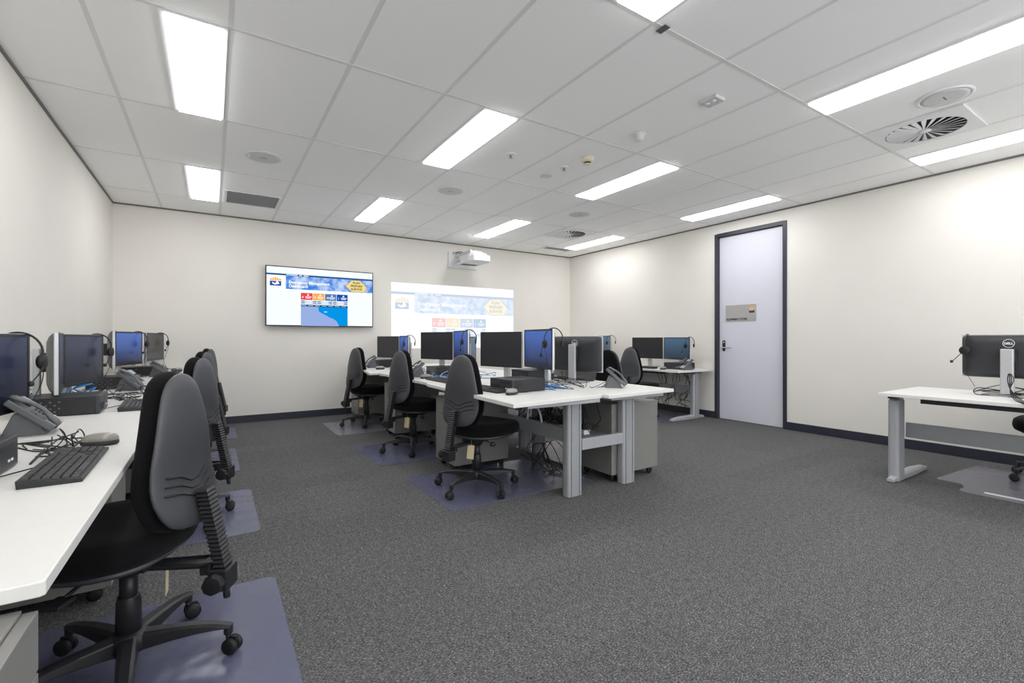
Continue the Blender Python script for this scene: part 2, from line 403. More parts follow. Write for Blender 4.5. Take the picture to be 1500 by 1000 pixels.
sprinkler(2.75, 3.389, 'small white sprinkler head right behind the smoke detector')
o = MB().lathe([(.062, .004), (.062, -.004), (.055, -.007), (0, -.008)], 28).build('ceiling_cover_plate', 'gplastic', loc=(2.742, 3.653, H))
tag(o, 'flat round grey cover plate behind the sprinkler on the ceiling', 'cover plate')
s = thing('emergency_light', 'small square emergency light fitting with two lamps on the ceiling', 'light', (2.81, 1.9, H))
MB().box(-.05, .05, -.06, .06, -.018, .004).build('housing', 'gplastic', s, bevel=.004)
for q in (-.022, .022): MB().lathe([(.016, -.018), (.014, -.024), (0, -.027)], 16, c=(-.02, q)).build('lamp', 'wplastic', s)
o = MB().box(-.02, .02, -.03, .03, -.004, -.0012).build('grid_clip', 'phone', loc=(1.95, 1.6, H)); tag(o, 'tiny grey clip on the ceiling grid beside the near light', 'clip')

# ------------------------------------------------------------------ dashboard picture (television and projection)
def banner_mat(name, c0, c1, s):
    m = emis(name, c0, s); nt = m.node_tree; e = [n for n in nt.nodes if n.type == 'EMISSION'][0]
    tc = nt.nodes.new('ShaderNodeTexCoord'); n = nt.nodes.new('ShaderNodeTexNoise'); n.inputs['Scale'].default_value = 9; n.inputs['Detail'].default_value = 5
    nt.links.new(tc.outputs['Object'], n.inputs['Vector']); r = nt.nodes.new('ShaderNodeValToRGB')
    r.color_ramp.elements[0].position = .38; r.color_ramp.elements[1].position = .62
    r.color_ramp.elements[0].color = lin(c0)+(1,); r.color_ramp.elements[1].color = lin(c1)+(1,)
    nt.links.new(n.outputs['Fac'], r.inputs[0]); nt.links.new(r.outputs[0], e.inputs[0]); return m
def dash_mats(tagname, wash, s):
    def c(rgb): return tuple(int(v+(248-v)*wash) for v in rgb)
    L = [('page', (243, 249, 255)), ('nav', (38, 88, 140)), ('white', (255, 255, 255)), ('gold', (240, 178, 92)), ('blue', (28, 84, 168)), ('yellow', (240, 215, 140)), ('ink', (60, 70, 60)),
         ('red', (230, 72, 76)), ('orange', (242, 172, 84)), ('slate', (84, 122, 178)), ('royal', (10, 78, 176)), ('table', (205, 222, 244)), ('dark', (24, 66, 104)), ('sea', (4, 146, 226)), ('land', (150, 172, 224))]
    ms = [emis(tagname+'_'+n, c(rgb), s) for n, rgb in L]
    ms.append(banner_mat(tagname+'_banner', c((60, 130, 220)), c((190, 210, 244)), s))
    return {n: i for i, (n, _) in enumerate(L+[('banner', 0)])}, ms
def dashboard(W, Hn, I, mapcol=None):
    """page drawn in x 0..W (right), z downwards from 0, facing -y"""
    m = MB(); k = W
    lay = [0]
    def P(x, y, l): return (x*k, -.0006*l, -y*k)
    def rect(x0, x1, y0, y1, c, l):
        y1 = min(y1, Hn)
        if y0 >= y1: return
        m.add([P(x0, y0, l), P(x1, y0, l), P(x1, y1, l), P(x0, y1, l)], [(0, 3, 2, 1)], I[c])
    def poly(pts, c, l): m.add([P(x, y, l) for x, y in pts], [tuple(range(len(pts)))], I[c])
    def tx(s, x, y, size, c, l, bold=.0, rz=0, xs=1., al='LEFT'):
        T = Matrix.Translation(P(x, y, l)) @ Matrix(((1, 0, 0, 0), (0, 0, -1, 0), (0, 1, 0, 0), (0, 0, 0, 1))) @ Matrix.Rotation(rz, 4, 'Z')
        add_text(m, s, size*k, T, I[c], bold*k, al, xs)
    a = .5643
    rect(0, 1, 0, Hn, 'page', 0)
    rect(0, 1, .112*a, .142*a, 'nav', 1); rect(.17, .27, .118*a, .136*a, 'table', 2); rect(.285, .31, .122*a, .134*a, 'white', 2); rect(.325, .37, .122*a, .134*a, 'white', 2)
    rect(0, .165, .142*a, .375*a, 'white', 1); rect(.165, 1, .142*a, .37*a, 'banner', 1)
    # emblem: rays over a blue block with a white figure
    for i in range(5):
        x0 = .028+i*.0195; hgt = (.035, .05, .062, .05, .035)[i]
        poly([(x0, .236*a), (x0+.0195, .236*a), (x0+.015, (.236-hgt)*a), (x0+.0045, (.236-hgt)*a)], 'gold', 2)
    rect(.028, .1255, .245*a, .325*a, 'blue', 2)
    poly([(.045, .262*a), (.075, .285*a), (.09, .23*a), (.112, .29*a), (.09, .30*a), (.07, .308*a), (.05, .29*a)], 'white', 3)
    rect(.03, .122, .345*a, .352*a, 'table', 2)
    tx('Emergency Management', .192, .272*a, .0385, 'white', 2, .0009); tx('Dashboard', .192, .338*a, .0385, 'white', 2, .0009)
    dm = [(.722, .262*a), (.785, .150*a), (.875, .146*a), (.945, .275*a), (.915, .366*a), (.785, .366*a)]
    poly(dm, 'ink', 2); cx = sum(p[0] for p in dm)/6; cy = sum(p[1] for p in dm)/6
    poly([(cx+(x-cx)*.975, cy+(y-cy)*.96) for x, y in dm], 'yellow', 3)
    for i, s in enumerate(('PLAN', 'PREPARE', 'SURVIVE')):
        tx(s, .835, (.215+.058*i)*a, .031, 'ink', 4, .0007, 0, 1., 'CENTER')
    for i, c in enumerate(('red', 'orange', 'slate', 'royal')):
        x0 = .300+i*.1125; rect(x0, x0+.108, .425*a, .545*a, c, 1)
        tx(('0', '5', '10', '1')[i], x0+.012, .512*a, .024, 'white', 2, .0008)
        rect(x0+.04, x0+.098, .485*a, .497*a, 'white', 2); rect(x0+.045, x0+.09, .508*a, .518*a, 'white', 2)
        poly([(x0+.054, .47*a), (x0+.066, .438*a), (x0+.078, .47*a)], 'white', 2)
    rect(.300, .746, .555*a, .622*a, 'table', 1)
    for i in range(3):
        x0 = .303+i*.150
        for r_ in range(2):
            y0 = (.562+.03*r_)*a; rect(x0, x0+.032, y0, y0+.012*a, 'dark', 2); rect(x0+.108, x0+.14, y0, y0+.012*a, 'dark', 2); rect(x0+.05, x0+.098, y0+.002*a, y0+.009*a, 'white', 2)
    rect(.300, .746, .628*a, .660*a, mapcol[2] if mapcol else 'dark', 1)
    for i in range(7): rect(.305+.063*i, .305+.063*i+.045, .640*a, .648*a, 'table', 2)
    rect(.300, .746, .660*a, 1*a, mapcol[0] if mapcol else 'sea', 1)
    ld = [(.300, .660), (.46, .660), (.465, .74), (.50, .78), (.535, .81), (.57, .85), (.60, .865), (.63, .90), (.65, .95), (.66, 1.), (.300, 1.)]
    ld = [(x, y*a) for x, y in ld]
    if Hn > .9*a:
        poly(ld, mapcol[1] if mapcol else 'land', 2)
    rect(.515, .545, .742*a, .752*a, 'white', 3)
    rect(.966, .972, .065*a, .078*a, 'nav', 1)
    return m
TW = 1.435; TX0, TZ1 = .593, 2.095; TY = 7.015
tv = thing('wall_television', 'wide black-framed television on the back wall showing a dashboard page', 'television', (TX0+TW/2, TY, (TZ1+1.28)/2))
MB().box(-TW/2, TW/2, 0, .032, -.4075, .4075).build('housing', 'bezel', tv, bevel=.003)
MB().box(-.3, .3, .032, .0795, -.2, .2).build('wall_bracket', 'blackp', tv)
I, ms = dash_mats('tv', .0, .44)
d = dashboard(TW-.026, (.815-.028)/(TW-.026), I)
d.build('screen_picture', ms, tv, loc=(-TW/2+.013, -.0012, .4075-.013))
# projector's light on the wall, imitated by a flat glowing page
PW = 2.256
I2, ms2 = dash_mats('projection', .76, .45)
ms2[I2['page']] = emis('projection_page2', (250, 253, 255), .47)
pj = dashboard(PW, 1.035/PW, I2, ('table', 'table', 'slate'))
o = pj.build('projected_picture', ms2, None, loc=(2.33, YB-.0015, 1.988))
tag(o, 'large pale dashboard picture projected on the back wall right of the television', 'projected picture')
# projector
pr = thing('wall_projector', 'white short-throw projector on a wall arm above the projected picture', 'projector', (3.57, YB, 2.44))
MB().box(-.285, .24, -.045, 0, -.155, .115).build('wall_plate', 'wplastic', pr, bevel=.004)
b = MB(); b.box(-.17, .03, -.60, -.045, .022, .05); b.box(-.12, -.09, -.5, -.05, .05, .085); b.box(-.05, -.02, -.5, -.05, .05, .085); b.box(-.1, -.04, -.6, -.4, 0, .022)
b.build('arm', 'gplastic', pr, bevel=.002)
pts = [(-.26, -.24), (.12, -.24), (.12, -.70), (.07, -.80), (-.21, -.80), (-.26, -.70)]
b = MB(); b.prism([(x, y) for x, y in pts], -.135, -.04)
b.prism([(-.07+(x+.07)*.8, -.5+(y+.5)*.8) for x, y in pts], -.04, .0); b.build('body', 'wplastic', pr, bevel=.012)
b = MB(); b.box(-.2, .06, -.42, -.29, -.137, -.1352); b.build('lens_window', 'pc', pr)
b = MB()
for i in range(5):
    for j in range(4): b.box(-.2615, -.2602, -.42+.03*i, -.40+.03*i, -.115+.014*j, -.108+.014*j)
b.build('side_vents', 'phone', pr)
b = MB(); b.tube(spline([(-.15, -.05, .08), (-.16, -.12, .10), (-.12, -.18, .095), (-.05, -.2, .08)]), .006, 8); b.tube(spline([(-.2, -.046, .07), (-.22, -.09, .09), (-.17, -.15, .08), (-.1, -.2, .06)]), .005, 8)
b.build('cables', 'cable', pr)

# ------------------------------------------------------------------ task chair (user looks along +Y, hub at origin)
def ring(fn, n): return [fn(2*PI*i/n) for i in range(n)]
def se(a, p):  # superellipse unit
    c, s_ = math.cos(a), math.sin(a)
    return (abs(c)**(2/p)*(1 if c >= 0 else -1), abs(s_)**(2/p)*(1 if s_ >= 0 else -1))
def make_chair(label):
    t = thing('task_chair', label, 'chair', group='black task chairs')
    # seat cushion
    rings = []
    for sc, z in ((.90, .420), (.97, .428), (1., .447), (1., .475), (.975, .498), (.90, .512), (.70, .514), (.35, .506)):
        r = []
        for i in range(40):
            x, y = se(2*PI*i/40, 2.7); wide = 1+.06*y
            droop = -.030*max(0, y*sc)**3 if y > 0 else 0
            r.append((x*.245*sc*wide, .075+y*.245*sc, z+droop-.016))
        rings.append(r)
    MB().loft(rings).build('seat', 'fabric', t)
    rings = []
    for sc, z in ((.55, .392), (.86, .402), (.93, .4195)):
        rings.append([(se(2*PI*i/32, 2.6)[0]*.243*sc, .07+se(2*PI*i/32, 2.6)[1]*.243*sc, z-.016-.028*max(0, se(2*PI*i/32, 2.6)[1]*sc)**3) for i in range(32)])
    MB().loft(rings).build('seat_pan', 'shell', t)
    # backrest outline: half width and depth curve over height
    prof = [(0, .04), (.010, .098), (.03, .135), (.06, .158), (.11, .174), (.16, .177), (.24, .168), (.33, .150), (.41, .129), (.47, .108), (.51, .085), (.535, .053), (.545, .02)]
    def hw(u):
        for (a, b), (c, d) in zip(prof, prof[1:]):
            if a <= u <= c:
                t_ = (u-a)/(c-a); return b+(d-b)*t_
        return .02
    def yc(u):  # centre curve, lumbar forward
        return -.208+.016*math.exp(-((u-.17)/.12)**2)+.060*(u/.54)
    Z0 = .478
    KZ = .94
    N = 26; us = [.545*(1-math.cos(PI*k/N))/2 for k in range(N+1)]
    def sheet(off_f, off_b, inset, crown, curve):
        rings = []
        for u in us:
            w_ = max(hw(u)-inset, .008); z = Z0+inset+u*KZ*(.545-2*inset)/.545
            e_ = min(1, min(u, .545-u)/.05)**.5 if 0 < u < .545 else 0
            r = []
            for i in range(28):
                x, y = se(2*PI*i/28, 2.4)
                cv = curve*(x*w_/.2)**2
                yy = yc(u)+cv+(off_f+off_b)/2+y*(off_f-off_b)/2*(.35+.65*e_)
                r.append((x*w_, yy, z))
            rings.append(r)
        return MB().loft(rings)
    sheet(.058, .0, 0, 0, .022).build('backrest_cushion', 'fabric', t)
    shl = sheet(.004, -.032, .007, 0, .022).build('backrest_shell', 'shell', t)
    # three chevron creases on the shell
    g = MB()
    for k in range(3):
        z = Z0+.115+.026*k; wx = .140-.008*k
        def py(x, zz): 
            u = (zz-Z0)/KZ; return yc(u)+.022*(x/.2)**2-.0325
        pts = [(-wx, py(wx, z)+.004, z+.022), (-wx*.55, py(wx*.55, z)-.0005, z+.012), (-.02, py(.02, z)-.0015, z-.012), (.02, py(.02, z)-.0015, z-.012), (wx*.55, py(wx*.55, z)-.0005, z+.012), (wx, py(wx, z)+.004, z+.022)]
        g.tube(pts, .0032, 6)
    g.build('shell_creases', 'rubber', shl)
    # upright with ribbed bellows cover
    b = MB(); A = Vector((0, -.298, .335)); B = Vector((0, -.240, .60)); n = 19
    rings = []
    for i in range(2*n+1):
        f = i/(2*n); p = A.lerp(B, f); q = 1. if i % 2 else .78
        hx_, hy_ = .029*q, .020*q
        rings.append([(p.x+sx*hx_, p.y+sy*hy_, p.z) for sx, sy in ((-1, -1), (1, -1), (1, 1), (-1, 1))])
    b.loft(rings, smooth=False); b.build('ribbed_upright', 'blackp', t)
    b = MB(); b.box(-.038, .038, -.328, -.264, .262, .335); b.box(-.03, .03, -.27, -.06, .338, .356)
    b.box(-.030, .030, -.27, -.235, .315, .356); b.cyl((0, -.305, .265), (0, -.31, .225), .011); b.build('upright_bracket', 'blackp', t, bevel=.006); brk = bpy.data.objects['upright_bracket']
    b = MB()
    b.lathe([(.012, 0), (.03, .004), (.034, .02), (.030, .034), (.012, .036)], 8, T=Matrix.Translation((-.039, -.295, .30)) @ Matrix.Rotation(-PI/2, 4, 'Y'), smooth=False)
    b.build('adjusting_knob', 'rubber', brk)
    b = MB(); b.box(-.065, .065, -.09, .11, .348, .3755); b.cyl((0, 0, .32), (0, 0, .348), .04, .05); b.build('tilt_mechanism', 'blackp', t, bevel=.006)
    b = MB(); b.tube([(-.06, .02, .37), (-.14, .03, .37), (-.21, .03, .358)], .006, 8); b.box(-.265, -.20, .005, .055, .348, .36); b.build('height_lever', 'blackp', t, bevel=.003)
    b = MB(); b.tube([(.06, -.03, .37), (.13, -.035, .365), (.18, -.04, .35)], .006, 8, mi=1); b.lathe([(.016, 0), (.018, .012), (.012, .03), (0, .032)], 14, T=Matrix.Translation((.17, -.04, .352)) @ Matrix.Rotation(PI/2, 4, 'Y')); b.build('tilt_lever', ['blackp', 'chrome'], t)
    # column
    MB().cyl((0, 0, .20), (0, 0, .335), .025, n=20).build('gas_lift', 'blackp', t)
    b = MB(); b.lathe([(.036, .115), (.034, .235), (.030, .245), (.030, .25)], 20); b.build('lift_cover', 'blackp', t)
    # hub and five legs
    MB().lathe([(.030, .070), (.052, .072), (.056, .09), (.052, .125), (.036, .135)], 24).build('hub', 'blackp', t)
    for k in range(5):
        a = 2*PI*k/5; T = Matrix.Rotation(a, 4, 'Z'); b = MB(); rings = []
        for f in (0, .15, .35, .6, .8, .93, 1.):
            x = .035+.262*f; zt = .128-.006*f-.024*f**4; zb = .072+.026*math.sin(min(1, f*1.25)*PI*.5)-.006*f
            wd = .030-.009*f
            rings.append([(x, -wd, zb), (x, wd, zb), (x, wd*.85, zt-.006), (x, wd*.5, zt), (x, -wd*.5, zt), (x, -wd*.85, zt-.006)])
        b.loft(rings, T=T, smooth=False)
        b.lathe([(.015, .065), (.015, .10)], 12, T=T @ Matrix.Translation((.290, 0, 0)))
        lg = b.build('leg', 'blackp', t, bevel=.004)
        c = MB(); ca = a+random.uniform(-1.2, 1.2); T2 = Matrix.Translation((.290*math.cos(a), .290*math.sin(a), .0)) @ Matrix.Rotation(ca, 4, 'Z')
        for sd in (-1, 1):
            c.lathe([(.005, 0), (.022, 0), (.0275, .004), (.0275, .014), (.022, .019), (.005, .019)], 20, T=T2 @ Matrix.Translation((.014, sd*.005, .0275)) @ Matrix.Rotation(-sd*PI/2, 4, 'X'))
        c.box(-.006, .03, -.0045, .0045, .02, .058, T=T2); c.cyl(T2 @ Vector((0, 0, .035)), T2 @ Vector((0, 0, .07)), .008)
        c.build('caster', 'rubber', lg)
    # paper tag on a string
    T = Matrix.Translation((.035, -.10, .362)) @ Matrix.Rotation(.4, 4, 'Z') @ Matrix.Rotation(.08, 4, 'Y')
    b = MB(); b.box(-.026, .026, -.0006, .0006, -.125, -.025, T=T); b.tube([(0, 0, -.03), (.003, 0, -.01), (0, 0, .016)], .001, 5, T=T); b.build('paper_tag', 'tag', t)
    return t

chairs = [  # hub x, y, heading of the user (world angle), base phase (world angle), label
    (-.235, 1.99, 180-27, -14, 'large black task chair in the left foreground, back to the camera'),
    (-.195, 3.42, 180-26, 18, 'black task chair at the left wall, second from the camera'),
    (-.19, 4.92, 180-24, 14, 'black task chair at the left wall, third from the camera'),
    (-.17, 6.40, 180-20, 14, 'black task chair at the left wall, farthest by the back wall'),
    (1.645, 3.045, 21, 205, 'black task chair nearest the camera at the island, tag under its seat'),
    (1.675, 4.42, 18, 177, 'black task chair in the middle of the island left side'),
    (1.665, 6.05, 20, 181, 'black task chair at the far end of the island left side'),
    (3.22, 3.42, 182, 30, 'black task chair on the far side of the island, cushion visible'),
    (4.93, 4.50, 12, 50, 'black task chair at the desk left of the equipment store door'),
    (5.42, .72, 182, 134, 'black task chair cut off at the right picture edge, behind the desk'),
]
CH = None
for x, y, hd, ph, lab in chairs:
    if CH is None:
        CH = make_chair(lab); c = CH
    else: c = dup(CH, (0, 0, 0), 0, lab)
    rz = R(hd)-PI/2
    c.location = (x, y, .006); c.rotation_euler = (0, 0, rz)
    for q in [o for o in bpy.data.objects if o.parent == c and o.name.split('.')[0] in ('leg', 'caster', 'hub')]:
        q.rotation_euler = (0, 0, R(ph)-rz)

# ------------------------------------------------------------------ chair mats
def chair_mat(x0, x1, y0, y1, m, label, lip=None):
    w_, d_ = (x1-x0)/2, (y1-y0)/2; pts = []; r = .04
    for cx, cy, a0 in ((w_-r, d_-r, 0), (-w_+r, d_-r, PI/2), (-w_+r, -d_+r, PI), (w_-r, -d_+r, 1.5*PI)):
        for k in range(6): a = a0+k*PI/10; pts.append((cx+r*math.cos(a), cy+r*math.sin(a)))
    if lip: pts = [(x-(x0+x1)/2, y-(y0+y1)/2) for x, y in lip]
    o = MB().prism(pts, .0005, .0045).build('chair_mat', m, loc=((x0+x1)/2, (y0+y1)/2, 0), bevel=.0015)
    return tag(o, label, 'chair mat', 'vinyl chair mats')
chair_mat(-.66, .245, 1.53, 2.43, 'mat_blue', 'bluish studded chair mat in the left foreground')
chair_mat(-.66, .236, 3.04, 3.93, 'mat_blue', 'bluish chair mat under the second chair along the left wall')
chair_mat(-.66, .195, 4.51, 5.49, 'mat_blue', 'bluish chair mat under the third chair along the left wall')
chair_mat(-.66, .235, 6.01, 6.86, 'mat_blue', 'bluish chair mat in the far left corner')
chair_mat(1.29, 2.50, 2.715, 3.56, 'mat_blue', 'blue studded chair mat under the nearest island chair')
chair_mat(1.22, 2.43, 4.02, 4.87, 'mat_blue', 'blue chair mat under the middle island chair')
chair_mat(1.20, 2.41, 5.55, 6.48, 'mat_clear', 'pale chair mat under the farthest island chair')
chair_mat(2.60, 3.75, 3.1, 4.0, 'mat_clear', 'clear chair mat behind the island under the facing chair')
chair_mat(4.3, 5.5, 4.15, 5.1, 'mat_blue', 'chair mat under the chair beside the equipment store door')
NRM = [(5.60, 1.24), (4.84, 1.30), (4.80, 1.28), (4.80, 1.15), (4.72, 1.11), (4.585, 1.11), (4.56, 1.08), (4.56, .30), (4.80, .20), (5.60, .20)]
chair_mat(4.56, 5.6, .2, 1.3, 'mat_clear', 'clear lipped chair mat at the right edge of the picture', NRM)
o = MB().box(-.022, .022, -.13, .13, 0, .0008).build('mat_sticker', 'label_white', loc=(4.66, .86, .0046)); tag(o, 'white sticker strip on the right-hand chair mat', 'sticker')

# ------------------------------------------------------------------ desks
def worktop_desk(name, label, poly, z, group):
    t = thing(name, label, 'desk', (0, 0, 0), 0, group)
    MB().prism(poly, z-.025, z).build('worktop', ['white_top'], t, bevel=.0025)
    return t
def column(t, x, y, z1, sx=.066, sy=.035):
    """extruded leg post: round-cornered side rails around a ribbed centre"""
    b = MB(); b.box(x-.034, x+.034, y-sy, y+sy, .004, z1)
    for k in range(7): b.box(x-.030+.0095*k, x-.026+.0095*k, y-sy-.0015, y-sy, .01, z1-.01)
    b.box(x-.040, x-.0345, y-sy+.004, y+sy-.004, .004, z1-.012, mi=1); b.box(x+.0345, x+.040, y-sy+.004, y+sy-.004, .004, z1-.012, mi=1)
    for s_ in (-1, 1):
        r = .02; xo = x+s_*.0405; pts = [(xo, y-sy), (xo+s_*.012, y-sy), (xo+s_*.022, y-sy+.008), (xo+s_*.026, y-sy+.02), (xo+s_*.026, y+sy-.02), (xo+s_*.022, y+sy-.008), (xo+s_*.012, y+sy), (xo, y+sy)]
        b.prism(pts, .004, z1-.015)
    b.box(x-.06, x+.06, y-sy+.01, y+sy-.01, 0, .004, mi=1)
    return b.build('leg', ['alu', 'groove'], t)
ZL = .72
# left wall run
seg = [(1.03, 2.515, 'white desk at the left wall nearest the camera'), (2.518, 4.015, 'white desk at the left wall, second from the camera'), (4.018, 5.515, 'white desk at the left wall, third from the camera'), (5.518, 7.07, 'white desk at the left wall ending at the back wall')]
for i, (a, b_, lab) in enumerate(seg):
    c = .03
    t = worktop_desk('workstation_desk', lab, [(-.965, a), (-.232, a), (-.226, a+.006), (-.226, b_-.02), (-.24, b_), (-.965, b_)], ZL, 'desks along the left wall')
    lo, hi = (a+.12, b_-.12)
    for yy in ((a+.3, hi) if i == 0 else (lo, hi)):
        column(t, -.83, yy, .67); MB().box(-.93, -.30, yy-.02, yy+.02, .67, .6948).build('cross_bar', 'alu', t, bevel=.002)
        if yy != hi or i == 3: pass
    MB().box(-.86, -.83, (a+.36 if i == 0 else lo+.05), hi-.05, .37, .47).build('beam', 'alu', t, bevel=.003)
# island
isl = 'island desks'
def isl_frame(t, xc, ys, xa, xb, beam_x):
    for yy in ys:
        column(t, xc, yy, .668); MB().box(xa, xb, yy-(.155 if yy < 2.6 else .035), yy+.02, .668, .6948).build('cross_bar', 'alu', t, bevel=.002)
    MB().box(beam_x-.012, beam_x+.012, ys[0]+.05, ys[-1]-.05, .37, .47).build('beam', 'alu', t, bevel=.003)
t = worktop_desk('workstation_desk', 'white island desk nearest the camera on the left side', [(1.497, 2.313), (2.283, 2.392), (2.283, 3.80), (1.60, 3.835), (1.575, 3.835), (1.555, 3.76)], ZL, isl); isl_frame(t, 2.14, (2.545, 3.70), 1.65, 2.26, 2.12)
t = worktop_desk('workstation_desk', 'white island desk in the middle of the left side', [(1.595, 3.84), (2.283, 3.805), (2.283, 5.29), (1.62, 5.29), (1.587, 5.262)], ZL, isl); isl_frame(t, 2.14, (3.94, 5.17), 1.70, 2.26, 2.12)
t = worktop_desk('workstation_desk', 'white island desk at the far end of the left side', [(1.49, 5.295), (2.283, 5.295), (2.283, 6.85), (1.72, 6.85)], ZL, isl); isl_frame(t, 2.14, (5.42, 6.72), 1.65, 2.26, 2.12)
t = worktop_desk('workstation_desk', 'white island desk nearest the camera on the right side', [(2.287, 2.33), (3.012, 2.368), (3.012, 3.80), (2.287, 3.80)], ZL, isl); isl_frame(t, 2.685, (2.555, 3.70), 2.38, 2.93, 2.66)
MB().box(2.212, 2.62, 2.52, 2.56, .315, .395).build('cross_beam', 'alu', t, bevel=.003)
b = MB(); b.box(2.20, 2.60, 2.60, 3.6, .372, .376); b.box(2.20, 2.204, 2.60, 3.6, .372, .43); b.box(2.596, 2.60, 2.60, 3.6, .372, .43)
b.build('cable_tray', 'alu_dark', t)
t = worktop_desk('workstation_desk', 'white island desk in the middle of the right side', [(2.287, 3.805), (3.012, 3.805), (3.012, 5.29), (2.287, 5.29)], ZL, isl); isl_frame(t, 2.685, (3.94, 5.17), 2.38, 2.93, 2.66)
t = worktop_desk('workstation_desk', 'white island desk at the far end of the right side', [(2.287, 5.295), (3.012, 5.295), (3.012, 6.85), (2.287, 6.85)], ZL, isl); isl_frame(t, 2.685, (5.42, 6.72), 2.38, 2.93, 2.66)
# free desks with T feet
def tdesk(label, x0, x1, y0, y1, z, legx, footx0, footx1, legys, beamx, railx):
    t = worktop_desk('workstation_desk', label, [(x0, y0), (x1, y0), (x1, y1), (x0, y1)], z, 'free-standing desks on the right')
    for yy in legys:
        column(t, legx, yy, z-.05); o = MB(); 
        pts = [(footx0, -.022), (footx0+.04, -.034), (footx1-.06, -.030), (footx1, -.018), (footx1, .018), (footx1-.06, .030), (footx0+.04, .034), (footx0, .022)]
        rings = []
        for f, zt in ((0, .028), (.05, .040), (.25, .055), (.6, .055), (.93, .040), (1, .030)):
            x = footx0+(footx1-footx0)*f; wd = .024+.012*math.sin(PI*min(1, max(0, f)))
            rings.append([(x, yy-wd, .004), (x, yy+wd, .004), (x, yy+wd, zt*.7), (x, yy+wd*.6, zt), (x, yy-wd*.6, zt), (x, yy-wd, zt*.7)])
        o.loft(rings, smooth=False)
        o.box(footx0+.02, footx0+.05, yy-.018, yy+.018, 0, .004); o.box(footx1-.05, footx1-.02, yy-.018, yy+.018, 0, .004)
        o.build('foot', 'phonelight', t, bevel=.004)
        MB().box(x0+.12, x1-.1, yy-.022, yy+.022, z-.05, z-.0252).build('cross_bar', 'groove', t, bevel=.002)
    a, b_ = min(legys), max(legys)
    MB().box(beamx-.015, beamx+.015, a+.037, b_-.037, .335, .45).build('beam', 'alu_dark', t, bevel=.003)
    MB().box(railx-.02, railx+.02, a+.2, b_-.2, z-.06, z-.0252).build('under_rail', 'groove', t)
    return t
tdesk('white desk with grey T-leg at the right edge of the picture', 4.295, 5.13, -.35, 1.50, .695, 4.52, 4.40, 5.10, (-.2, 1.455), 4.60, 4.36)
tdesk('white desk against the right wall just left of the store door', 5.15, 5.895, 3.98, 5.50, .68, 5.66, 5.15, 5.84, (4.10, 5.38), 5.62, 5.30)
tdesk('white desk in the far right corner behind the island', 5.15, 5.895, 5.51, 7.05, .68, 5.66, 5.15, 5.84, (5.65, 6.9), 5.62, 5.30)

# ------------------------------------------------------------------ pedestals (fronts along +x local, origin at base centre)
def make_pedestal(label):
    t = thing('drawer_pedestal', label, 'drawer unit', group='grey steel drawer pedestals')
    W_, D_, Hh = .19, .26, .545
    MB().box(-D_, D_-.02, -W_, W_, .06, .605).build('carcass', 'steel', t, bevel=.003)
    z = .062
    for k, hgt in enumerate((.27, .135, .135)):
        d = MB().box(D_-.0195, D_, -W_+.001, W_-.001, z, z+hgt-.003).build('drawer', 'steel', t, bevel=.002); z += hgt
        if k == 2: MB().lathe([(.009, 0), (.009, .003), (0, .003)], 12, T=Matrix.Translation((D_, W_-.03, z-.03)) @ Matrix.Rotation(PI/2, 4, 'Y')).build('lock', 'chrome', d)
    for sx in (-.21, .2):
        for sy in (-.15, .15):
            c = MB(); c.lathe([(.005, 0), (.024, 0), (.027, .004), (.027, .018), (.022, .022), (.005, .022)], 16, T=Matrix.Translation((sx, sy-.011, .0275)) @ Matrix.Rotation(-PI/2, 4, 'X'))
            c.box(sx-.02, sx+.02, sy-.015, sy+.015, .05, .0598); c.build('caster', 'rubber', t)
    return t
peds = [  # x, y, rz, label
    (1.93, 3.66, PI, 'grey drawer pedestal under the island behind the nearest chair'),
    (1.95, 5.20, PI, 'grey drawer pedestal under the island behind the middle chair'),
    (1.93, 6.66, PI, 'grey drawer pedestal under the far end of the island'),
    (2.83, 2.78, 0, 'grey drawer pedestal at the near right corner of the island'),
    (-.62, 2.76, 0, 'grey pedestal under the left wall desk past the foreground chair'),
    (-.62, 4.26, 0, 'grey pedestal under the third left wall desk'),
    (-.62, 5.76, 0, 'grey pedestal under the last left wall desk'),
]
PD = None
for x, y, rz, lab in peds:
    if PD is None: PD = make_pedestal(lab); PD.location = (x, y, 0); PD.rotation_euler = (0, 0, rz)
    else: dup(PD, (x, y, 0), rz, lab)
# tall pedestal in the left foreground
t = thing('drawer_pedestal', 'grey drawer pedestal at the bottom left corner beside the desk end', 'drawer unit', (-.236, .84, 0))
MB().box(-.52, -.0195, -.215, .205, .03, .676).build('carcass', 'steel', t, bevel=.002)
z = .035
for hgt in (.27, .27, .10):
    MB().box(-.019, 0, -.213, .203, z, z+hgt-.004).build('drawer', 'steel', t, bevel=.002); z += hgt
b = MB()
for k in range(2): b.box(-.45, -.10, -.16+.018*k, -.152+.018*k, .6761, .6775)
b.build('top_slots', 'groove', t)
for sx in (-.47, -.05):
    for sy in (-.17, .16): MB().lathe([(.024, 0), (.024, .03)], 16, c=(sx, sy)).build('foot', 'rubber', t)

